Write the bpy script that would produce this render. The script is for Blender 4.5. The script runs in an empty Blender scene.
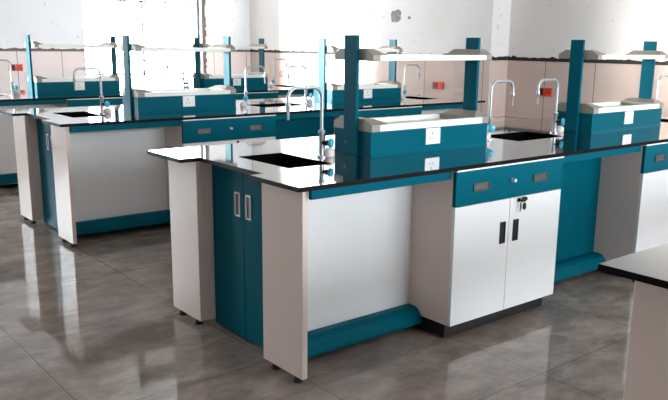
import bpy, bmesh, math, random
from mathutils import Vector, Matrix
random.seed(7)
S = bpy.context.scene
C = S.collection

# ---------------------------------------------------------------- camera
YAW, PIT, ROL = 0.8823, -0.2211, 0.0129
fwd = Vector((math.cos(YAW)*math.cos(PIT), math.sin(YAW)*math.cos(PIT), math.sin(PIT)))
right = Vector((math.sin(YAW), -math.cos(YAW), 0))
up = right.cross(fwd)
r2 = right*math.cos(ROL) + up*math.sin(ROL)
u2 = up*math.cos(ROL) - right*math.sin(ROL)
cd = bpy.data.cameras.new('camera'); cam = bpy.data.objects.new('camera', cd); C.objects.link(cam)
M = Matrix((r2, u2, -fwd)).transposed().to_4x4(); M.translation = (-1.5976, -2.2033, 1.3651)
cam.matrix_world = M
cd.sensor_width = 36; cd.sensor_fit = 'HORIZONTAL'; cd.lens = 762.54/668*36
cd.shift_x = -(344.86-334)/668; cd.shift_y = (214.14-200)/668
cd.clip_start = .05
S.camera = cam

# ---------------------------------------------------------------- light and exposure
S.view_settings.view_transform = 'Standard'; S.view_settings.look = 'None'
S.view_settings.gamma = 1; S.view_settings.use_curve_mapping = False
S.view_settings.exposure = 1.85
w = bpy.data.worlds.new('sky'); S.world = w; w.use_nodes = True
bg = w.node_tree.nodes['Background']
bg.inputs[0].default_value = (0.87, 0.94, 1.0, 1); bg.inputs[1].default_value = 7.0
# low hazy sun entering through the north windows and washing the end wall
sl = bpy.data.lights.new('sun', 'SUN'); sl.energy = 7.0; sl.angle = math.radians(9); sl.color = (1, .96, .92)
so = bpy.data.objects.new('sun', sl); C.objects.link(so)
so.rotation_euler = Vector((1, -1.07, -.11)).to_track_quat('-Z', 'Y').to_euler()

XE, XW, YN, YS, HC = 5.0, -7.0, 8.2, -6.0, 3.3
FZ = .033      # finished floor level
#    # room limits, ceiling height
# window openings: wall, from, to, sill, head
WIN_N = [(-3.6, -1.6), (2.36, 4.15)]  # first opening unseen, placed to keep its sun off the near posts
WIN_S = [(0.2, 2.4), (2.7, 4.9)]  # unseen openings, placed and sized to steer daylight onto the bench fronts
SILL_N, SILL_S, HEAD = 0.5, 0.9, 2.75

def portal(x0, x1, z0, z1, y, face):
    l = bpy.data.lights.new('window_daylight', 'AREA'); l.shape = 'RECTANGLE'
    l.size = x1-x0; l.size_y = z1-z0; l.cycles.is_portal = True
    o = bpy.data.objects.new('window_daylight', l); C.objects.link(o)
    o.location = ((x0+x1)/2, y, (z0+z1)/2)
    o.rotation_euler = (math.radians(90)*(1 if face > 0 else -1), 0, 0)
for a, b in WIN_N: portal(a, b, SILL_N, HEAD, YN+.13, -1)
for a, b in WIN_S: portal(a, b, SILL_S, HEAD, YS-.13, 1)

# ---------------------------------------------------------------- materials
def srgb(r, g, b):
    f = lambda c: (c/255/12.92) if c/255 <= .04045 else ((c/255+.055)/1.055)**2.4
    return (f(r), f(g), f(b), 1)
def mat(name, col, rough=.5, metal=0, spec=.5, noise=0, nscale=6, bump=0, coat=0):
    m = bpy.data.materials.new(name); m.use_nodes = True
    nt = m.node_tree; p = nt.nodes['Principled BSDF']
    p.inputs['Base Color'].default_value = col; p.inputs['Roughness'].default_value = rough
    p.inputs['Metallic'].default_value = metal; p.inputs['Specular IOR Level'].default_value = spec
    p.inputs['Coat Weight'].default_value = coat; p.inputs['Coat Roughness'].default_value = .05
    tc = nt.nodes.new('ShaderNodeTexCoord'); n = nt.nodes.new('ShaderNodeTexNoise')
    n.inputs['Scale'].default_value = nscale; n.inputs['Detail'].default_value = 6
    nt.links.new(tc.outputs['Object'], n.inputs['Vector'])
    if noise:
        mx = nt.nodes.new('ShaderNodeMix'); mx.data_type = 'RGBA'
        mx.inputs[6].default_value = tuple(c*(1-noise) for c in col[:3])+(1,)
        mx.inputs[7].default_value = tuple(min(1, c*(1+noise)) for c in col[:3])+(1,)
        nt.links.new(n.outputs['Fac'], mx.inputs[0]); nt.links.new(mx.outputs[2], p.inputs['Base Color'])
    if bump:
        b = nt.nodes.new('ShaderNodeBump'); b.inputs['Strength'].default_value = bump; b.inputs['Distance'].default_value = .01
        nt.links.new(n.outputs['Fac'], b.inputs['Height']); nt.links.new(b.outputs[0], p.inputs['Normal'])
    return m
TEAL = mat('teal_laminate', srgb(0, 90, 107), .35, noise=.04, nscale=3, spec=.05)
WHITE = mat('white_laminate', srgb(238, 236, 236), .22, noise=.02, nscale=3)
BOARD = mat('warm_white_board', srgb(230, 211, 203), .3, noise=.02, nscale=3)
CREAM = mat('cream_plastic', srgb(240, 238, 232), .4, noise=.03, nscale=8)
BLACKTOP = mat('black_resin_worktop', (.006, .006, .007, 1), .03, spec=.7, noise=.1, nscale=40, coat=1)
BLACKTOP.node_tree.nodes['Principled BSDF'].inputs['Coat IOR'].default_value = 1.55
EDGE = mat('dark_brown_worktop_edge', srgb(16, 9, 9), .5, noise=.2, nscale=20, spec=.1)
CAP = mat('taupe_plastic', srgb(146, 139, 127), .45, noise=.04, nscale=8)
BLACK = mat('black_plastic', (.006, .006, .006, 1), .45, noise=.1)
SINKM = mat('black_polypropylene', (.003, .003, .003, 1), .6, spec=.0, noise=.1)
STEEL = mat('grey_coated_steel', srgb(176, 180, 184), .3, metal=.5, noise=.04)
CHROME = mat('brushed_metal', srgb(190, 186, 186), .3, metal=.9, noise=.05)
PULL = mat('grey_metal_pull', srgb(92, 88, 88), .45, metal=.5, noise=.1, nscale=30)
KNOB = mat('cyan_plastic', srgb(70, 175, 205), .3, noise=.05)
PALE = mat('pale_plastic', srgb(225, 210, 205), .4, noise=.15, nscale=40)
PLATE = mat('socket_plastic', srgb(240, 240, 240), .3, noise=.02)
ORANGE = mat('orange_red_plastic', srgb(225, 62, 22), .4, noise=.1, nscale=20)
BAND = mat('dark_rough_band', srgb(38, 30, 28), .8, noise=.5, nscale=12, bump=.5)
BANDG = mat('grey_cement_glare_band', srgb(120, 112, 104), .9, noise=.4, nscale=20, bump=.5)
FRAME = mat('grey_window_metal', srgb(96, 96, 112), .4, metal=.3, noise=.05)
CEIL = mat('ceiling_paint', srgb(225, 220, 215), .8, noise=.04)
DADO = 1.21

def nd(nt, t, **k):
    n = nt.nodes.new(t)
    for a, b in k.items(): setattr(n, a, b)
    return n
def wall_mat(name, axis, spots=(), light=False):
    """painted plaster above, pinkish glossy tiles with dark joints below the band"""
    m = bpy.data.materials.new(name); m.use_nodes = True; nt = m.node_tree; L = nt.links.new
    p = nt.nodes['Principled BSDF']
    geo = nd(nt, 'ShaderNodeNewGeometry'); sx = nd(nt, 'ShaderNodeSeparateXYZ'); L(geo.outputs['Position'], sx.inputs[0])
    h = sx.outputs[axis]; z = sx.outputs[2]
    def mth(op, a, b=None, c=None):
        n = nd(nt, 'ShaderNodeMath', operation=op)
        for i, v in enumerate((a, b, c)):
            if v is None: continue
            if isinstance(v, (int, float)): n.inputs[i].default_value = v
            else: L(v, n.inputs[i])
        return n.outputs[0]
    def mix(f, a, b):
        n = nd(nt, 'ShaderNodeMix', data_type='RGBA')
        L(f, n.inputs[0])
        for i, v in ((6, a), (7, b)):
            if isinstance(v, tuple): n.inputs[i].default_value = v
            else: L(v, n.inputs[i])
        return n.outputs[2]
    nz = nd(nt, 'ShaderNodeTexNoise'); nz.inputs['Scale'].default_value = 1.6; nz.inputs['Detail'].default_value = 8
    L(geo.outputs['Position'], nz.inputs['Vector'])
    nf = nd(nt, 'ShaderNodeTexNoise'); nf.inputs['Scale'].default_value = 14; nf.inputs['Detail'].default_value = 10
    L(geo.outputs['Position'], nf.inputs['Vector'])
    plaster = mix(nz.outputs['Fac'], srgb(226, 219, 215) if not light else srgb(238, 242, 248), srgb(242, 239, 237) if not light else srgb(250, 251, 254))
    crack = mth('MULTIPLY', mth('GREATER_THAN', nf.outputs['Fac'], .68), .35)
    plaster = mix(crack, plaster, srgb(170, 160, 150))
    for (c0, c1, rr) in spots:      # bare cement patches with a ragged outline
        d = mth('SQRT', mth('ADD', mth('POWER', mth('SUBTRACT', h, c0), 2.0), mth('POWER', mth('MULTIPLY', mth('SUBTRACT', z, c1), 1.3), 2.0)))
        d = mth('ADD', d, mth('MULTIPLY', mth('SUBTRACT', nf.outputs['Fac'], .5), rr*1.6))
        plaster = mix(mth('LESS_THAN', d, rr), plaster, mix(nf.outputs['Fac'], srgb(60, 55, 52), srgb(190, 180, 172)))
    # joints every .6 m
    ty = mth('ABSOLUTE', mth('SUBTRACT', mth('FRACT', mth('DIVIDE', mth('ADD', h, 20.0-.2), .575)), .5))
    tz = mth('ABSOLUTE', mth('SUBTRACT', mth('FRACT', mth('DIVIDE', z, .605)), .5))
    j = mth('MAXIMUM', mth('GREATER_THAN', ty, .4945), mth('GREATER_THAN', tz, .4955))
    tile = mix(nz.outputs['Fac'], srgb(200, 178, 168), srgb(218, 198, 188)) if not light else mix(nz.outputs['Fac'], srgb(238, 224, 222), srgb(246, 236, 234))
    tile = mix(j, tile, srgb(95, 80, 74))
    low = mth('LESS_THAN', z, DADO)
    L(mix(low, plaster, tile), p.inputs['Base Color'])
    L(mth('SUBTRACT', .85, mth('MULTIPLY', low, .72)), p.inputs['Roughness'])
    b = nd(nt, 'ShaderNodeBump'); b.inputs['Distance'].default_value = .01
    L(mth('MULTIPLY', mth('SUBTRACT', 1.0, low), .25), b.inputs['Strength'])
    L(nf.outputs['Fac'], b.inputs['Height']); L(b.outputs[0], p.inputs['Normal'])
    return m
WALLX = wall_mat('plaster_over_tile_east', 1, [(4.88, 1.69, .1), (4.64, 1.67, .025), (5.3, 1.76, .015)])
WALLY = wall_mat('plaster_over_tile_glare', 0, (), True)  # paler plaster and tiles paint in the window glare

def floor_mat():
    m = bpy.data.materials.new('polished_marble_tile'); m.use_nodes = True; nt = m.node_tree; L = nt.links.new
    p = nt.nodes['Principled BSDF']
    geo = nd(nt, 'ShaderNodeNewGeometry'); sx = nd(nt, 'ShaderNodeSeparateXYZ'); L(geo.outputs['Position'], sx.inputs[0])
    mp = nd(nt, 'ShaderNodeMapping'); mp.inputs['Rotation'].default_value = (0, 0, .7); mp.inputs['Scale'].default_value = (1, 1.7, 1)
    L(geo.outputs['Position'], mp.inputs['Vector'])
    n1 = nd(nt, 'ShaderNodeTexNoise'); n1.inputs['Scale'].default_value = 4.2; n1.inputs['Detail'].default_value = 12
    n1.inputs['Roughness'].default_value = .68; n1.inputs['Distortion'].default_value = .35
    L(mp.outputs[0], n1.inputs['Vector'])
    cr = nd(nt, 'ShaderNodeValToRGB'); L(n1.outputs['Fac'], cr.inputs[0])
    e = cr.color_ramp.elements
    e[0].position = .30; e[0].color = srgb(112, 101, 94); e[1].position = .70; e[1].color = srgb(176, 162, 152)
    x = cr.color_ramp.elements.new(.5); x.color = srgb(144, 130, 121)
    def mth(op, a, b):
        n = nd(nt, 'ShaderNodeMath', operation=op)
        for i, v in enumerate((a, b)):
            if isinstance(v, (int, float)): n.inputs[i].default_value = v
            else: L(v, n.inputs[i])
        return n.outputs[0]
    def line(c, off):
        return mth('GREATER_THAN', mth('ABSOLUTE', mth('SUBTRACT', mth('FRACT', mth('DIVIDE', mth('ADD', c, off), .8), 0), .5), 0), .4975)
    j = mth('MAXIMUM', line(sx.outputs[0], 16.69), line(sx.outputs[1], 16.45))
    mx = nd(nt, 'ShaderNodeMix', data_type='RGBA'); L(j, mx.inputs[0]); L(cr.outputs[0], mx.inputs[6]); mx.inputs[7].default_value = srgb(92, 84, 78)
    L(mx.outputs[2], p.inputs['Base Color'])
    p.inputs['Roughness'].default_value = .05; p.inputs['Specular IOR Level'].default_value = .6
    b = nd(nt, 'ShaderNodeBump'); b.inputs['Strength'].default_value = .012; b.inputs['Distance'].default_value = .01
    L(n1.outputs['Fac'], b.inputs['Height']); L(b.outputs[0], p.inputs['Normal'])
    return m
FLOOR = floor_mat()
def glass_mat():
    m = bpy.data.materials.new('window_glass'); m.use_nodes = True; nt = m.node_tree; L = nt.links.new
    nt.nodes.remove(nt.nodes['Principled BSDF']); out = nt.nodes['Material Output']
    t = nd(nt, 'ShaderNodeBsdfTransparent'); t.inputs[0].default_value = (.96, .98, .98, 1)
    g = nd(nt, 'ShaderNodeBsdfGlossy'); g.inputs['Roughness'].default_value = .02
    f = nd(nt, 'ShaderNodeFresnel'); f.inputs[0].default_value = 1.3
    mx = nd(nt, 'ShaderNodeMixShader'); L(f.outputs[0], mx.inputs[0]); L(t.outputs[0], mx.inputs[1]); L(g.outputs[0], mx.inputs[2]); L(mx.outputs[0], out.inputs[0])
    return m
GLASS = glass_mat()

# ---------------------------------------------------------------- mesh helpers
def box(bm, x0, x1, y0, y1, z0, z1):
    vs = [bm.verts.new((x, y, z)) for x in (x0, x1) for y in (y0, y1) for z in (z0, z1)]
    for f in ((0, 1, 3, 2), (4, 6, 7, 5), (0, 4, 5, 1), (2, 3, 7, 6), (0, 2, 6, 4), (1, 5, 7, 3)):
        bm.faces.new([vs[i] for i in f])
def prism(bm, prof, axis, a, b):
    """profile points extruded from a to b along axis (0 = x with (y,z) points, 1 = y with (x,z), 2 = z with (x,y))"""
    def P(p, t): return {0: (t, p[0], p[1]), 1: (p[0], t, p[1]), 2: (p[0], p[1], t)}[axis]
    v0 = [bm.verts.new(P(p, a)) for p in prof]; v1 = [bm.verts.new(P(p, b)) for p in prof]
    bm.faces.new(v0[::-1]); bm.faces.new(v1)
    n = len(prof)
    for i in range(n): bm.faces.new((v0[i], v0[(i+1) % n], v1[(i+1) % n], v1[i]))
def tube(bm, pts, rad, seg=14, cap=True):
    """round bar through points; rad a number or one radius per point"""
    pts = [Vector(p) for p in pts]; n = len(pts)
    rs = rad if isinstance(rad, (list, tuple)) else [rad]*n
    rings = []; ref = None
    for i, p in enumerate(pts):
        d = (pts[min(i+1, n-1)]-pts[max(i-1, 0)]).normalized()
        if ref is None:
            ref = d.orthogonal().normalized()
        ref = (ref - d*ref.dot(d)).normalized()
        s = d.cross(ref)
        rings.append([bm.verts.new(p+(ref*math.cos(2*math.pi*k/seg)+s*math.sin(2*math.pi*k/seg))*rs[i]) for k in range(seg)])
    for a, b in zip(rings, rings[1:]):
        for k in range(seg): bm.faces.new((a[k], a[(k+1) % seg], b[(k+1) % seg], b[k]))
    if cap: bm.faces.new(rings[0][::-1]); bm.faces.new(rings[-1])
def obj(name, fn, m, parent=None, bevel=0, smooth=False):
    bm = bmesh.new(); fn(bm)
    bmesh.ops.recalc_face_normals(bm, faces=bm.faces)
    me = bpy.data.meshes.new(name); bm.to_mesh(me); bm.free()
    me.materials.append(m); o = bpy.data.objects.new(name, me); C.objects.link(o)
    if parent: o.parent = parent
    if smooth:
        for p in me.polygons: p.use_smooth = True
        me.set_sharp_from_angle(angle=math.radians(40))
    if bevel:
        b = o.modifiers.new('bevel', 'BEVEL'); b.width = bevel; b.segments = 2; b.limit_method = 'ANGLE'
    return o
def bx(*a): return lambda bm: box(bm, *a)
def root(name, label, cat, group=None, loc=(0, 0, 0), rz=0):
    o = bpy.data.objects.new(name, None); C.objects.link(o); o.location = loc; o.rotation_euler = (0, 0, rz)
    return tag(o, label, cat, group)
def tag(o, label, cat, group=None):
    o['label'] = label; o['category'] = cat
    if group: o['group'] = group
    return o
def struct(name, fn, m, parent=None, bevel=0):
    o = obj(name, fn, m, parent, bevel)
    if not parent: o['kind'] = 'structure'
    return o
def copy_tree(o, parent=None, keep=None):
    c = o.copy(); C.objects.link(c)
    if parent: c.parent = parent
    for ch in list(o.children):
        if keep is None or keep(ch): copy_tree(ch, c, keep)
    return c
def dup(r, loc, label, rz=None, group=None, keep=None):
    c = copy_tree(r, keep=keep); c.location = loc; c['label'] = label
    if rz is not None: c.rotation_euler = (0, 0, rz)
    if group: c['group'] = group
    return c

# ---------------------------------------------------------------- room shell
struct('floor', bx(XW, XE, YS, YN, -.1, FZ), FLOOR)
struct('ceiling', bx(XW, XE, YS, YN, HC, HC+.1), CEIL)
struct('wall_east', bx(XE, XE+.2, YS-.2, YN+.2, 0, HC), WALLX)
struct('wall_west', bx(XW-.2, XW, YS-.2, YN+.2, 0, HC), WALLX)
def wall_with(wins, y0, y1, sill):
    def f(bm):
        xs = [XW]+[v for a in wins for v in a]+[XE]
        for i in range(0, len(xs), 2): box(bm, xs[i], xs[i+1], y0, y1, 0, HC)
        for a, b in wins:
            box(bm, a, b, y0, y1, 0, sill); box(bm, a, b, y0, y1, HEAD, HC)
    return f
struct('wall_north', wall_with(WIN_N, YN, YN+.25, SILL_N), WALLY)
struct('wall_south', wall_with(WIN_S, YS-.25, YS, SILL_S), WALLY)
struct('trim_1', bx(4.71, XE, 3.11, 3.62, 0, HC), WALLX, bevel=.004)     # pier standing out of the east wall

def band(bm, pts_fn, L0, L1, z0=1.205, step=.035):
    """dark band with a ragged top edge, following pts_fn(t, depth) -> (x, y)"""
    n = max(2, int((L1-L0)/step)); prev = None
    for i in range(n+1):
        t = L0+(L1-L0)*i/n
        top = z0+.028+.012*random.random()+(.012 if random.random() > .8 else 0)
        a, b = pts_fn(t, 0), pts_fn(t, .006)
        ring = [bm.verts.new((*a, z0)), bm.verts.new((*b, z0)), bm.verts.new((*b, top)), bm.verts.new((*a, top))]
        if prev:
            for k in range(4): bm.faces.new((prev[k], prev[(k+1) % 4], ring[(k+1) % 4], ring[k]))
        else: bm.faces.new(ring)
        prev = ring
    bm.faces.new(prev[::-1])
struct('trim_2', lambda bm: (band(bm, lambda t, d: (XE-d, t), YS, 3.11), band(bm, lambda t, d: (t, 3.11-d), 4.70, XE-.006),
                             band(bm, lambda t, d: (4.71-d, t), 3.10, 3.62), band(bm, lambda t, d: (XE-d, t), 3.62, YN)), BAND)
struct('trim_3', lambda bm: (band(bm, lambda t, d: (t, YN-d), 4.28, XE-.006), band(bm, lambda t, d: (t, YN-d), -1.5, 2.36)), BANDG)  # same band in grey, the washing-out by glare put into its colour
# exposed rough edge of plaster beside the window, as tall as the wall
def edge(bm):
    prev = None
    for i in range(70):
        z = .5+i*(HEAD-.5)/69
        wd = .045+.03*random.random()
        ring = [bm.verts.new(v) for v in ((4.155, YN-.012, z), (4.155+wd, YN-.012, z), (4.155+wd, YN, z), (4.155, YN, z))]
        if prev:
            for k in range(4): bm.faces.new((prev[k], prev[(k+1) % 4], ring[(k+1) % 4], ring[k]))
        else: bm.faces.new(ring)
        prev = ring
    bm.faces.new(prev[::-1])
struct('trim_4', edge, BANDG)
n = 0
for wins, yy, sill, s in ((WIN_N, YN+.1, SILL_N, -1), (WIN_S, YS-.1, SILL_S, 1)):
    for a, b in wins:
        n += 1
        fr = .035
        def f(bm, a=a, b=b, yy=yy, sill=sill):
            box(bm, a, a+fr, yy-.03, yy+.03, sill, HEAD); box(bm, b-fr, b, yy-.03, yy+.03, sill, HEAD)
            box(bm, a+fr, b-fr, yy-.03, yy+.03, sill, sill+fr); box(bm, a+fr, b-fr, yy-.03, yy+.03, HEAD-fr, HEAD)
        w_ = struct('window_%d' % n, f, FRAME, bevel=.003)
        def g(bm, a=a, b=b, yy=yy, sill=sill):
            m1 = a+(b-a)*.5
            box(bm, m1-.012, m1+.012, yy-.015, yy+.015, sill+fr, HEAD-fr)
            for zz in ((1.9, .89) if s < 0 else (1.9,)): box(bm, a+fr, b-fr, yy-.012, yy+.012, zz-.012, zz+.012)
        obj('mullion', g, FRAME, w_)
        obj('glass', bx(a+fr, b-fr, yy-.003, yy+.003, sill+fr, HEAD-fr), GLASS, w_)
        obj('sill', bx(a, b, (yy+.03 if s > 0 else YN-.02), (YS+.02 if s > 0 else yy-.03), sill-.001, sill+.02), CEIL, w_)

# ---------------------------------------------------------------- bench dimensions
Z, TH, W, LB = .85, .018, 1.20, 3.99
ZU = Z-TH
OV, W1 = .0526, .33
C1, C2, C3, C4 = .838, 1.608, 2.381, 3.151
KY = .27
SINKS = [(.222, .452, .38, .78), (1.785, 2.205, .415, .70), (LB-.452, LB-.222, .38, .78)]

def worktop_fn(bm):
    xs = sorted({-.03, 0, .065, LB-.065, LB, *[v for s in SINKS for v in s[:2]]})
    ys = sorted({0, .335, W-.335, W, *[v for s in SINKS for v in s[2:]]})
    def solid(x, y):
        if x < 0 and y < W-.335: return False
        if (x < .065 or x > LB-.065) and .335 < y < W-.335: return False
        return not any(s[0] < x < s[1] and s[2] < y < s[3] for s in SINKS)
    vt, vb = {}, {}
    def g(d, x, y, z):
        if (x, y) not in d: d[(x, y)] = bm.verts.new((x, y, z))
        return d[(x, y)]
    cells = {}
    for i in range(len(xs)-1):
        for j in range(len(ys)-1):
            cells[i, j] = solid((xs[i]+xs[i+1])/2, (ys[j]+ys[j+1])/2)
    for (i, j), s in cells.items():
        if not s: continue
        q = [(xs[i], ys[j]), (xs[i+1], ys[j]), (xs[i+1], ys[j+1]), (xs[i], ys[j+1])]
        bm.faces.new([g(vt, *p, Z) for p in q]); bm.faces.new([g(vb, *p, ZU) for p in q][::-1])
        for k, (di, dj) in enumerate(((0, -1), (1, 0), (0, 1), (-1, 0))):
            if not cells.get((i+di, j+dj), False):
                a, b = q[k], q[(k+1) % 4]
                bm.faces.new((g(vb, *a, ZU), g(vb, *b, ZU), g(vt, *b, Z), g(vt, *a, Z)))
    bmesh.ops.dissolve_limit(bm, angle_limit=.01, verts=bm.verts, edges=bm.edges)
    bm.normal_update()
    for f in bm.faces: f.material_index = 1 if abs(f.normal.z) < .5 else 0
def foot(bm, x, y, h):
    tube(bm, [(x, y, FZ), (x, y, FZ+.006), (x, y, FZ+.010), (x, y, h)], [.021, .021, .016, .016], 16)

# --- frame: end panels, knee-space panels, aprons, foot rails, levelling feet
RAIL = [(KY, .158), (.228, .158), (.20, .145), (.182, .122), (.178, .095), (.185, .078), (KY, .075)]
def make_frame(label):
    """left end of a bench: two end panels and the knee space between them and the first cabinet"""
    r = root('bench_end_frame', label, 'bench frame')
    X = OV
    for ya, yb in ((OV, W1), (W-W1, W-OV)):
        yr0, yr1 = (yb-.02, yb) if ya < .5 else (ya, ya+.02)
        p = obj('end_panel', lambda bm: (box(bm, X, X+.025, ya, yb, .063, ZU), box(bm, X+.025, X+.081, yr0, yr1, .063, ZU)), BOARD, r, .0015)
        for y in (ya+.06, yb-.06):
            obj('levelling_foot', lambda bm: foot(bm, X+.022, y, .064), BLACK, p, smooth=True)
    obj('apron', bx(X+.025, C1, .03, .048, .79, ZU), TEAL, r, .001)['label'] = 'teal apron under the worktop'
    obj('apron', bx(X+.025, C1, W-.048, W-.03, .79, ZU), TEAL, r, .001)['label'] = 'teal apron under the worktop'
    obj('knee_panel', bx(X+.081, C1, KY, KY+.018, .06, ZU), WHITE, r, .001)
    obj('rear_panel', bx(X+.081, C1, W-KY-.018, W-KY, .06, ZU), WHITE, r, .001)
    obj('foot_rail', lambda bm: prism(bm, RAIL, 0, X+.025, C1), TEAL, r, .004)['label'] = 'teal foot rail'
    return r
def make_knee(label):
    """teal knee space between the two cabinets of a bench"""
    r = root('knee_space_panel', label, 'bench panel')
    obj('apron', bx(C2, C3, .03, .048, .79, ZU), TEAL, r, .001)
    obj('knee_panel', bx(C2, C3, KY, KY+.018, .06, ZU), TEAL, r, .001)
    obj('foot_rail', lambda bm: prism(bm, RAIL, 0, C2, C3), TEAL, r, .004)
    for x in (C2+.1, C3-.1):
        obj('support', bx(x, x+.02, KY+.018, W-KY-.018, FZ, ZU), BOARD, r, .001)
    obj('rear_panel', bx(C2, C3, W-KY-.018, W-KY, .06, ZU), WHITE, r, .001)
    return r
# --- small cabinet hardware
def recess_handle(parent, cx, cz, w_, h_, axis, face, mframe, mcore):
    """vertical framed recessed handle, standing proud of a door; axis 1: door faces -y, axis 0: door faces -x"""
    def P(a0, a1, d0, d1, z0, z1):
        return (a0, a1, d0, d1, z0, z1) if axis == 1 else (d0, d1, a0, a1, z0, z1)
    t = .006
    def f(bm):
        x0, x1, z0, z1 = cx-w_/2, cx+w_/2, cz-h_/2, cz+h_/2
        box(bm, *P(x0, x0+t, face-.005, face, z0, z1)); box(bm, *P(x1-t, x1, face-.005, face, z0, z1))
        box(bm, *P(x0+t, x1-t, face-.005, face, z0, z0+t)); box(bm, *P(x0+t, x1-t, face-.005, face, z1-t, z1))
    o = obj('handle', f, mframe, parent, .001)
    obj('grip_recess', bx(*P(cx-w_/2+t, cx+w_/2-t, face-.0015, face, cz-h_/2+t, cz+h_/2-t)), mcore, o)
    return o
def make_sink_cabinet(label):
    r = root('sink_cabinet', label, 'cabinet')
    y0, y1 = W1+.002, W-W1-.002
    obj('body', bx(.152, .80, y0, y1, .045, .66), TEAL, r, .001)
    mid = (y0+y1)/2
    for a, b, hy in ((y0, mid-.0015, .555), (mid+.0015, y1, .645)):
        d = obj('door', bx(.133, .151, a, b, .045, .825), TEAL, r, .0015)
        h = recess_handle(d, hy, .662, .042, .108, 0, .133, CHROME, BLACK)
        h['label'] = 'silver framed recessed handle'
    return r
def make_drawer_cabinet(label, x0=C1, x1=C2):
    r = root('drawer_cabinet', label, 'cabinet')
    m = (x0+x1)/2-.01
    def body(bm):
        box(bm, x0, x0+.018, .02, .56, .118, ZU); box(bm, x1-.018, x1, .02, .56, .118, ZU)
        box(bm, x0+.018, x1-.018, .02, .56, .118, .136); box(bm, x0+.018, x1-.018, .542, .56, .136, .69)
        box(bm, x0+.018, x1-.018, .03, .54, .665, .672)
    obj('body', body, BOARD, r, .001)
    obj('highlight_strip', bx(x0, x1, -.004, .018, .8255, ZU), PLATE, r)  # white strip painting the highlight along the drawer front's top edge
    def pl(bm):
        box(bm, x0+.02, x1-.02, .05, .54, FZ+.014, .118)
    pn = obj('plinth', pl, BLACK, r, .001)
    for fx in (x0+.06, x1-.06):
        for fy in (.09, .48): obj('levelling_foot', lambda bm: foot(bm, fx, fy, FZ+.0145), BLACK, pn, smooth=True)
    dr = obj('drawer', bx(x0, x1, 0, .0195, .67, .8245), TEAL, r, .0015)
    for cx in (x0+.163, x1-.178):
        def pull(bm):
            box(bm, cx-.053, cx+.053, -.006, 0, .727, .733); box(bm, cx-.053, cx+.053, -.006, 0, .757, .765)
            box(bm, cx-.053, cx-.045, -.006, 0, .733, .757); box(bm, cx+.045, cx+.053, -.006, 0, .733, .757)
            prism(bm, [(-.002, .733), (-.004, .735), (-.001, .757), (0, .757), (0, .733)], 0, cx-.045, cx+.045)
        p = obj('handle', pull, PULL, dr, .001); p['label'] = 'grey recessed cup handle'
    lk = obj('lock', lambda bm: tube(bm, [(m, 0, .755), (m, -.005, .755)], .009, 16), CHROME, dr, smooth=True)
    obj('key', lambda bm: (box(bm, m-.0015, m+.0015, -.022, -.005, .75, .76), tube(bm, [(m, -.022, .755), (m, -.026, .755)], .008, 10)), PLATE, lk)
    for a, b, hx in ((x0, m-.0015, m-.045), (m+.0015, x1, m+.05)):
        d = obj('door', bx(a, b, 0, .0195, .119, .667), WHITE, r, .0015)
        recess_handle(d, hx, .509, .038, .104, 1, 0, BLACK, BLACK)['label'] = 'black recessed handle'
    # lock in the right door with two keys hanging from a ring
    kx = m+.062
    lk = obj('lock', lambda bm: tube(bm, [(kx, 0, .652), (kx, -.006, .652)], .009, 16), BLACK, d, smooth=True)
    def keys(bm):
        box(bm, kx-.002, kx+.002, -.024, -.006, .647, .657)
        prism(bm, [(kx-.012, .648), (kx+.012, .648), (kx+.03, .655), (kx+.028, .668), (kx+.012, .672), (kx-.008, .668)], 1, -.030, -.024)
        prism(bm, [(kx+.018, .638), (kx+.032, .636), (kx+.036, .616), (kx+.027, .603), (kx+.016, .612)], 1, -.020, -.015)
        prism(bm, [(kx-.004, .645), (kx, .645), (kx-.002, .60), (kx-.007, .60)], 1, -.018, -.015)
        tube(bm, [(kx+.022, -.02, .652), (kx+.026, -.018, .645), (kx+.024, -.017, .636)], .0015, 6)
    obj('key_bunch', keys, BLACK, lk)
    return r
def make_sink(label, s):
    x0, x1, y0, y1 = s
    r = root('sink', label, 'sink', loc=((x0+x1)/2, (y0+y1)/2, 0))
    hx, hy = (x1-x0)/2-.001, (y1-y0)/2-.001
    def basin(bm):
        def ring(ix, iy, z): return [bm.verts.new((sx*(hx-ix), sy*(hy-iy), z)) for sx, sy in ((-1, -1), (1, -1), (1, 1), (-1, 1))]
        rs = [ring(0, 0, Z+.001), ring(.008, .008, Z+.001), ring(.012, .012, Z-.012), ring(.022, .022, .68), ring(.03, .03, .672)]
        out = [ring(0, 0, Z+.001), ring(.004, .004, .672), ring(.02, .02, .664)]
        rs[0] = out[0]
        for A in (rs, out):
            for a, b in zip(A, A[1:]):
                for k in range(4): bm.faces.new((a[k], a[(k+1) % 4], b[(k+1) % 4], b[k]))
            bm.faces.new(A[-1])
    obj('basin', basin, SINKM, r)
    obj('drain', lambda bm: tube(bm, [(0, 0, .6725), (0, 0, .677)], [.03, .024], 20), CHROME, r, smooth=True)
    obj('overflow', lambda bm: tube(bm, [(-.0 , hy-.021, .80), (0, hy-.026, .80)], .012, 16), PALE, r, smooth=True)
    return r
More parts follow.
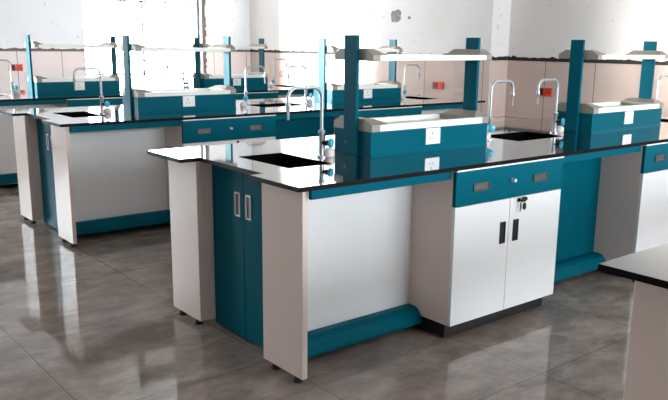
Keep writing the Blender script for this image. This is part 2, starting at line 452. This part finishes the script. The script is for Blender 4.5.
def make_tap(label):
    """spout points along +x from the origin"""
    r = root('gooseneck_tap', label, 'tap')
    obj('base', lambda bm: tube(bm, [(0, 0, Z), (0, 0, Z+.006), (0, 0, Z+.01), (0, 0, Z+.105), (0, 0, Z+.112), (0, 0, Z+.122), (0, 0, Z+.126)],
                                [.024, .024, .0115, .0115, .016, .016, .01], 20), STEEL, r, smooth=True)
    R, zt, L_ = .045, 1.168, .186
    pts = [(0, 0, Z+.12), (0, 0, zt-R)]
    pts += [(R-R*math.cos(t), 0, zt-R+R*math.sin(t)) for t in [math.pi/2*k/7 for k in range(1, 8)]]
    pts += [(L_-R, 0, zt)]
    pts += [(L_-R+R*math.sin(t), 0, zt-R+R*math.cos(t)) for t in [math.pi/2*k/7 for k in range(1, 8)]]
    pts += [(L_, 0, 1.10)]
    nk = obj('neck', lambda bm: tube(bm, pts, .0078, 14), STEEL, r, smooth=True)
    obj('nozzle', lambda bm: tube(bm, [(L_, 0, 1.105), (L_, 0, 1.098), (L_, 0, 1.082), (L_, 0, 1.078), (L_, 0, 1.07), (L_, 0, 1.03)],
                                  [.009, .0115, .0115, .0085, .0065, .0045], 14), STEEL, nk, smooth=True)
    return r
def add_valve(r, dx, dy):
    d = Vector((dx, dy, 0)).normalized(); z = Vector((0, 0, .918))
    P = lambda t: z+d*t
    v = obj('valve', lambda bm: tube(bm, [P(.0), P(.02), P(.022), P(.036)], [.011, .011, .014, .014], 16), BLACK, r, smooth=True)
    obj('knob', lambda bm: tube(bm, [P(.036), P(.038), P(.052), P(.055)], [.016, .021, .021, .017], 20), KNOB, v, smooth=True)
def blob(dx, dy):
    def f(bm):
        c = Vector((dx*.035, dy*.035, 0))
        tube(bm, [c+Vector((0, 0, Z+h)) for h in (0, .004, .012, .028, .036, .042)], [.022, .026, .027, .026, .022, .010], 12)
    return f

CAPY0, CAPY1 = .412, .69
def make_rack(label, x0=.708, x1=1.52):
    """reagent rack; built at the first rack's place"""
    r = root('reagent_rack', label, 'reagent rack')
    yc = .552
    def cap_prof(zb, zs, zt): return [(CAPY0, zb), (CAPY1, zb), (CAPY1, zs), (CAPY1-.048, zt), (CAPY0+.048, zt), (CAPY0, zs)]
    for px0, px1 in ((x0-.018, x0), (x1, x1+.018)):
        p = obj('post', bx(px0, px1, yc-.044, yc+.044, Z, 1.40), TEAL, r, .002)
        fx = px0-.002
        obj('post_bolt', lambda bm: tube(bm, [(fx, .578, .909), (fx+.002, .578, .909)], .009, 8), BLACK, p)
    bb = obj('service_box', lambda bm: (box(bm, x0, x1, CAPY0+.006, CAPY1-.006, Z+.008, .966),
                                        prism(bm, [(CAPY0, Z), (CAPY1, Z), (CAPY1-.006, Z+.01), (CAPY0+.006, Z+.01)], 0, x0, x1)), TEAL, r, .001)
    for sgn in (-1, 1):
        yf = CAPY0+.006 if sgn < 0 else CAPY1-.006
        ys = sorted((yf, yf+sgn*.007)); xa = x0+.352
        s = obj('socket_plate', bx(xa, xa+.10, *ys, .884, .963), PLATE, bb, .002)
        yo = ys[0]-.0006 if sgn < 0 else ys[1]+.0006
        def holes(bm):
            yy = sorted((yo, yo-sgn*.001))
            for hx_, hz, ww, hh in ((.042, .937, .0045, .013), (.032, .913, .004, .008), (.052, .913, .004, .008)):
                box(bm, xa+hx_-ww/2, xa+hx_+ww/2, *yy, hz-hh/2, hz+hh/2)
        obj('socket_slot', holes, BLACK, s)
    # tray on top of the box: floor, rims, wedge-shaped end caps
    def tray(zb, zs, zt, capl, rim, fl):
        def f(bm):
            e = capl*.45
            box(bm, x0+e, x1-e, CAPY0, CAPY0+rim, zb, zs); box(bm, x0+e, x1-e, CAPY1-rim, CAPY1, zb, zs)
            box(bm, x0+e, x1-e, CAPY0+rim, CAPY1-rim, zb, fl)
        return f
    t = obj('tray', tray(.966, .998, 1.022, .11, .03, .975), CREAM, r, .002)
    sh = obj('shelf', tray(1.287, 1.313, 1.34, .09, .02, 1.306), CREAM, r, .002)
    def cap(zb, zs, zt, xa, d, L_):
        """end cap: outline of the end at xa, its top sloping down inwards over L_"""
        def f(bm):
            P0 = cap_prof(zb, zs, zt)
            q = [(CAPY0+.002, zb), (CAPY1-.002, zb), (CAPY1-.002, zs), (CAPY1-.05, zs+.004), (CAPY0+.05, zs+.004), (CAPY0+.002, zs)]
            rings = [[bm.verts.new((xa, *p)) for p in P0], [bm.verts.new((xa+d*L_*.45, *p)) for p in P0], [bm.verts.new((xa+d*L_, *p)) for p in q]]
            bm.faces.new(rings[0]); bm.faces.new(rings[-1])
            for a, b in zip(rings, rings[1:]):
                for k in range(6): bm.faces.new((a[k], a[(k+1) % 6], b[(k+1) % 6], b[k]))
        return f
    for part, zz, L_ in ((t, (.9655, .9985, 1.022), .11), (sh, (1.2865, 1.3135, 1.34), .09)):
        obj('end_cap', cap(*zz, x0, 1, L_), CAP, part, .001)['label'] = 'taupe wedge-shaped end cap'
        obj('end_cap', cap(*zz, x1, -1, L_), CAP, part, .001)['label'] = 'taupe wedge-shaped end cap'
    return r

B = [('nearest full bench', 0, 0), ('middle bench', .033, 2.566), ('farthest bench by the windows', .045, 4.80)]
NOKEY = lambda ch: not ch.name.startswith('key_bunch')
for bi, (bn, ox, oy) in enumerate(B):
    if bi == 0:
        top = tag(obj('worktop', worktop_fn, BLACKTOP), 'glossy black worktop of the nearest full bench, notched at its left end', 'worktop', 'black worktops')
        top.data.materials.append(EDGE)
        fr = make_frame('white bench frame with teal foot rail under the nearest full worktop'); fr['group'] = 'white and teal bench end frames'
        sc = make_sink_cabinet('teal two-door cabinet with silver handles at the end of the nearest full bench'); sc['group'] = 'teal end cabinets'
        fe = dup(fr, (LB, W, 0), 'far end frame of the nearest full bench, outside the right edge', rz=math.pi)
        kn = make_knee('teal knee-space panel between the two white cabinets of the nearest bench'); kn['group'] = 'teal knee-space panels'
        c1 = make_drawer_cabinet('white two-door cabinet with teal drawer and hanging keys in the middle of the nearest bench'); c1['group'] = 'white cabinets with teal drawers'
        dup(c1, (C3-C1, 0, 0), 'white cabinet with teal drawer cut off by the right edge, past the dark knee space')
        sk = [make_sink('black sunken sink in the front left end of the nearest full worktop', SINKS[0]),
              make_sink('black sink between two racks in the middle of the nearest full worktop', SINKS[1]),
              make_sink('black sink at the right edge of the photo, beyond the rack with the cut-off shelf', SINKS[2])]
        for s in sk: s['group'] = 'black bench sinks'
        t1 = make_tap('grey gooseneck tap with cyan knob over the front left sink of the nearest bench')
        t1.location = (.527, .553, 0); t1.rotation_euler = (0, 0, math.pi)
        add_valve(t1, -.5, .85); obj('base_cover', blob(-1, .3), PALE, t1, smooth=True); t1['group'] = 'gooseneck taps'
        tA = make_tap('pale gooseneck tap just right of the nearest rack, spout to the right over the sink')
        tA.location = (1.697, .553, 0); add_valve(tA, -.6, -.8); obj('base_cover', blob(-1, -.2), PALE, tA, smooth=True); tA['group'] = 'gooseneck taps'
        tB = dup(t1, (2.30, .553, 0), 'pale gooseneck tap with spout bent left over the middle sink, beside the second rack')
        tC = dup(tA, (3.463, .553, 0), 'gooseneck tap half cut off by the right edge, beyond the second rack')
        rk = make_rack('teal reagent rack with socket and white shelf, nearest and largest of all the racks'); rk['group'] = 'teal reagent racks'
        dup(rk, (2.48-.708, 0, 0), 'teal reagent rack at the right edge on the nearest bench, beyond the middle sink')
    elif bi == 1:
        dup(top, (ox, oy, 0), 'glossy black worktop of the middle bench, mirroring the window at its left end')
        dup(fr, (ox, oy, 0), 'white bench frame with teal foot rail on the left, under the middle worktop')
        dup(fr, (ox+LB, oy+W, 0), 'far end frame of the middle bench, behind the nearest bench', rz=math.pi)
        dup(kn, (ox, oy, 0), 'teal panel of the middle bench, right of its two-handled drawer')
        dup(sc, (ox, oy, 0), 'narrow teal end cabinet between two white panels at the left of the middle bench')
        dup(c1, (ox, oy, 0), keep=NOKEY, label= 'teal drawer with two grey handles on the white cabinet of the middle bench')
        dup(c1, (ox+C3-C1, oy, 0), keep=NOKEY, label= 'cabinet of the middle bench behind the largest rack')
        for q, l in zip(sk, ('small black sink in the left end of the middle worktop, below the curved tap',
                             'black sink of the middle bench between its two racks',
                             'thin dark sink at the right end of the middle worktop, below the red wall socket')):
            dup(q, (q.location.x+ox, q.location.y+oy, 0), l)
        dup(t1, (.527+ox-.03, .553+oy, 0), 'gooseneck tap over the left end of the middle bench, spout to the left')
        dup(tA, (1.697+ox, .553+oy, 0), 'gooseneck tap right of the socket rack on the middle bench, spout to the right')
        dup(tB, (2.30+ox, .553+oy, 0), 'gooseneck tap in front of the middle bench second rack, spout to the left')
        dup(tA, (3.463+ox, .553+oy, 0), 'gooseneck tap near the right end of the middle bench, left of the red wall socket')
        dup(rk, (ox, oy, 0), 'teal reagent rack on the middle bench, the left one of its two')
        dup(rk, (ox+2.48-.708, oy, 0), 'teal reagent rack on the middle bench, seen behind the largest rack')
    else:
        dup(top, (ox, oy, 0), 'worktop of the farthest bench, seen as a thin dark strip below the windows')
        dup(fr, (ox, oy, 0), 'bench frame with teal rail cut off at the left edge, under the farthest worktop')
        dup(fr, (ox+LB, oy+W, 0), 'far end frame of the farthest bench, by the bright end wall', rz=math.pi)
        dup(kn, (ox, oy, 0), 'knee-space panel of the farthest bench, behind the middle bench')
        dup(sc, (ox, oy, 0), 'end cabinet of the farthest bench beyond the left edge')
        dup(c1, (ox, oy, 0), keep=NOKEY, label= 'cabinet of the farthest bench, its teal drawer seen above the middle bench sink')
        dup(c1, (ox+C3-C1, oy, 0), keep=NOKEY, label= 'cabinet of the farthest bench, its drawer seen behind the middle bench taps')
        for q, l in zip(sk[1:], ('black sink of the farthest bench between its two racks',
                             'dark sliver of sink at the right end of the farthest worktop, by the end wall')):
            dup(q, (q.location.x+ox, q.location.y+oy, 0), l)
        dup(t1, (.527+ox, .553+oy, 0), 'gooseneck tap at the very left edge on the farthest bench, beside the red socket')
        dup(tA, (1.697+ox, .553+oy, 0), 'faint gooseneck tap against the bright window, spout to the right')
        dup(tB, (2.30+ox, .553+oy, 0), 'faint gooseneck tap against the bright window, spout to the left')
        dup(tA, (3.463+ox, .553+oy, 0), 'thin distant gooseneck tap against the bright end wall, farthest bench')
        dup(rk, (ox, oy, 0), 'teal reagent rack at the upper left on the farthest bench, right of the red socket')
        dup(rk, (ox+2.48-.708, oy, 0), 'small teal reagent rack on the farthest bench in front of the pier by the window')
# bench at the lower right corner
dup(top, (.04, -2.42, 0), 'dark glossy worktop corner at the lower right of the photo')
dup(fr, (.04, -2.42, 0), 'white end panel of the bench cut off at the lower right corner')
for q, l in zip(sk, ('black sink at the left end of the lower-right corner bench', 'black sink in the middle of the lower-right corner bench',
                     'black sink at the far right end of the lower-right corner bench')):
    dup(q, (q.location.x+.04, q.location.y-2.42, 0), l)
dup(sc, (.04, -2.42, 0), 'teal end cabinet of the lower-right corner bench, beside its white end panel')

# ---------------------------------------------------------------- wall sockets
def wall_socket(label, loc, rz):
    r = root('wall_socket', label, 'wall socket', 'red wall sockets', loc, rz)
    # built facing -x; two square modules side by side
    for k, (a, b) in enumerate(((.003, .086), (-.086, -.003))):
        m = obj('socket_module', lambda bm: (box(bm, -.012, 0, a, b, -.043, .043)), ORANGE, r, .004)
        if k == 0:
            obj('socket_face', lambda bm: (box(bm, -.0145, -.012, a+.012, b-.01, -.032, .032)), BLACK, m, .001)
        else:
            obj('socket_slot', lambda bm: [box(bm, -.0135, -.012, (a+b)/2+u-.004, (a+b)/2+u+.004, v-.008, v+.008) for u, v in ((0, .016), (-.014, -.012), (.014, -.012))], BLACK, m)
    return r
wall_socket('orange-red double socket on the tiled end wall, behind the tap of the middle sink', (5, 2.61, .90), 0)
wall_socket('black and red double socket on the bright tiled wall, right of a distant tap', (5, 4.12, .89), 0)
wall_socket('small dark red socket just left of the nearest tall post', (5, 5.68, .90), 0)
wall_socket('tiny red socket behind the thin distant tap on the bright wall', (5, 7.3, .90), 0)
wall_socket('red double socket on the tiles at the far left, beside the tap', (1.45, 8.2, 1.0), math.pi/2)
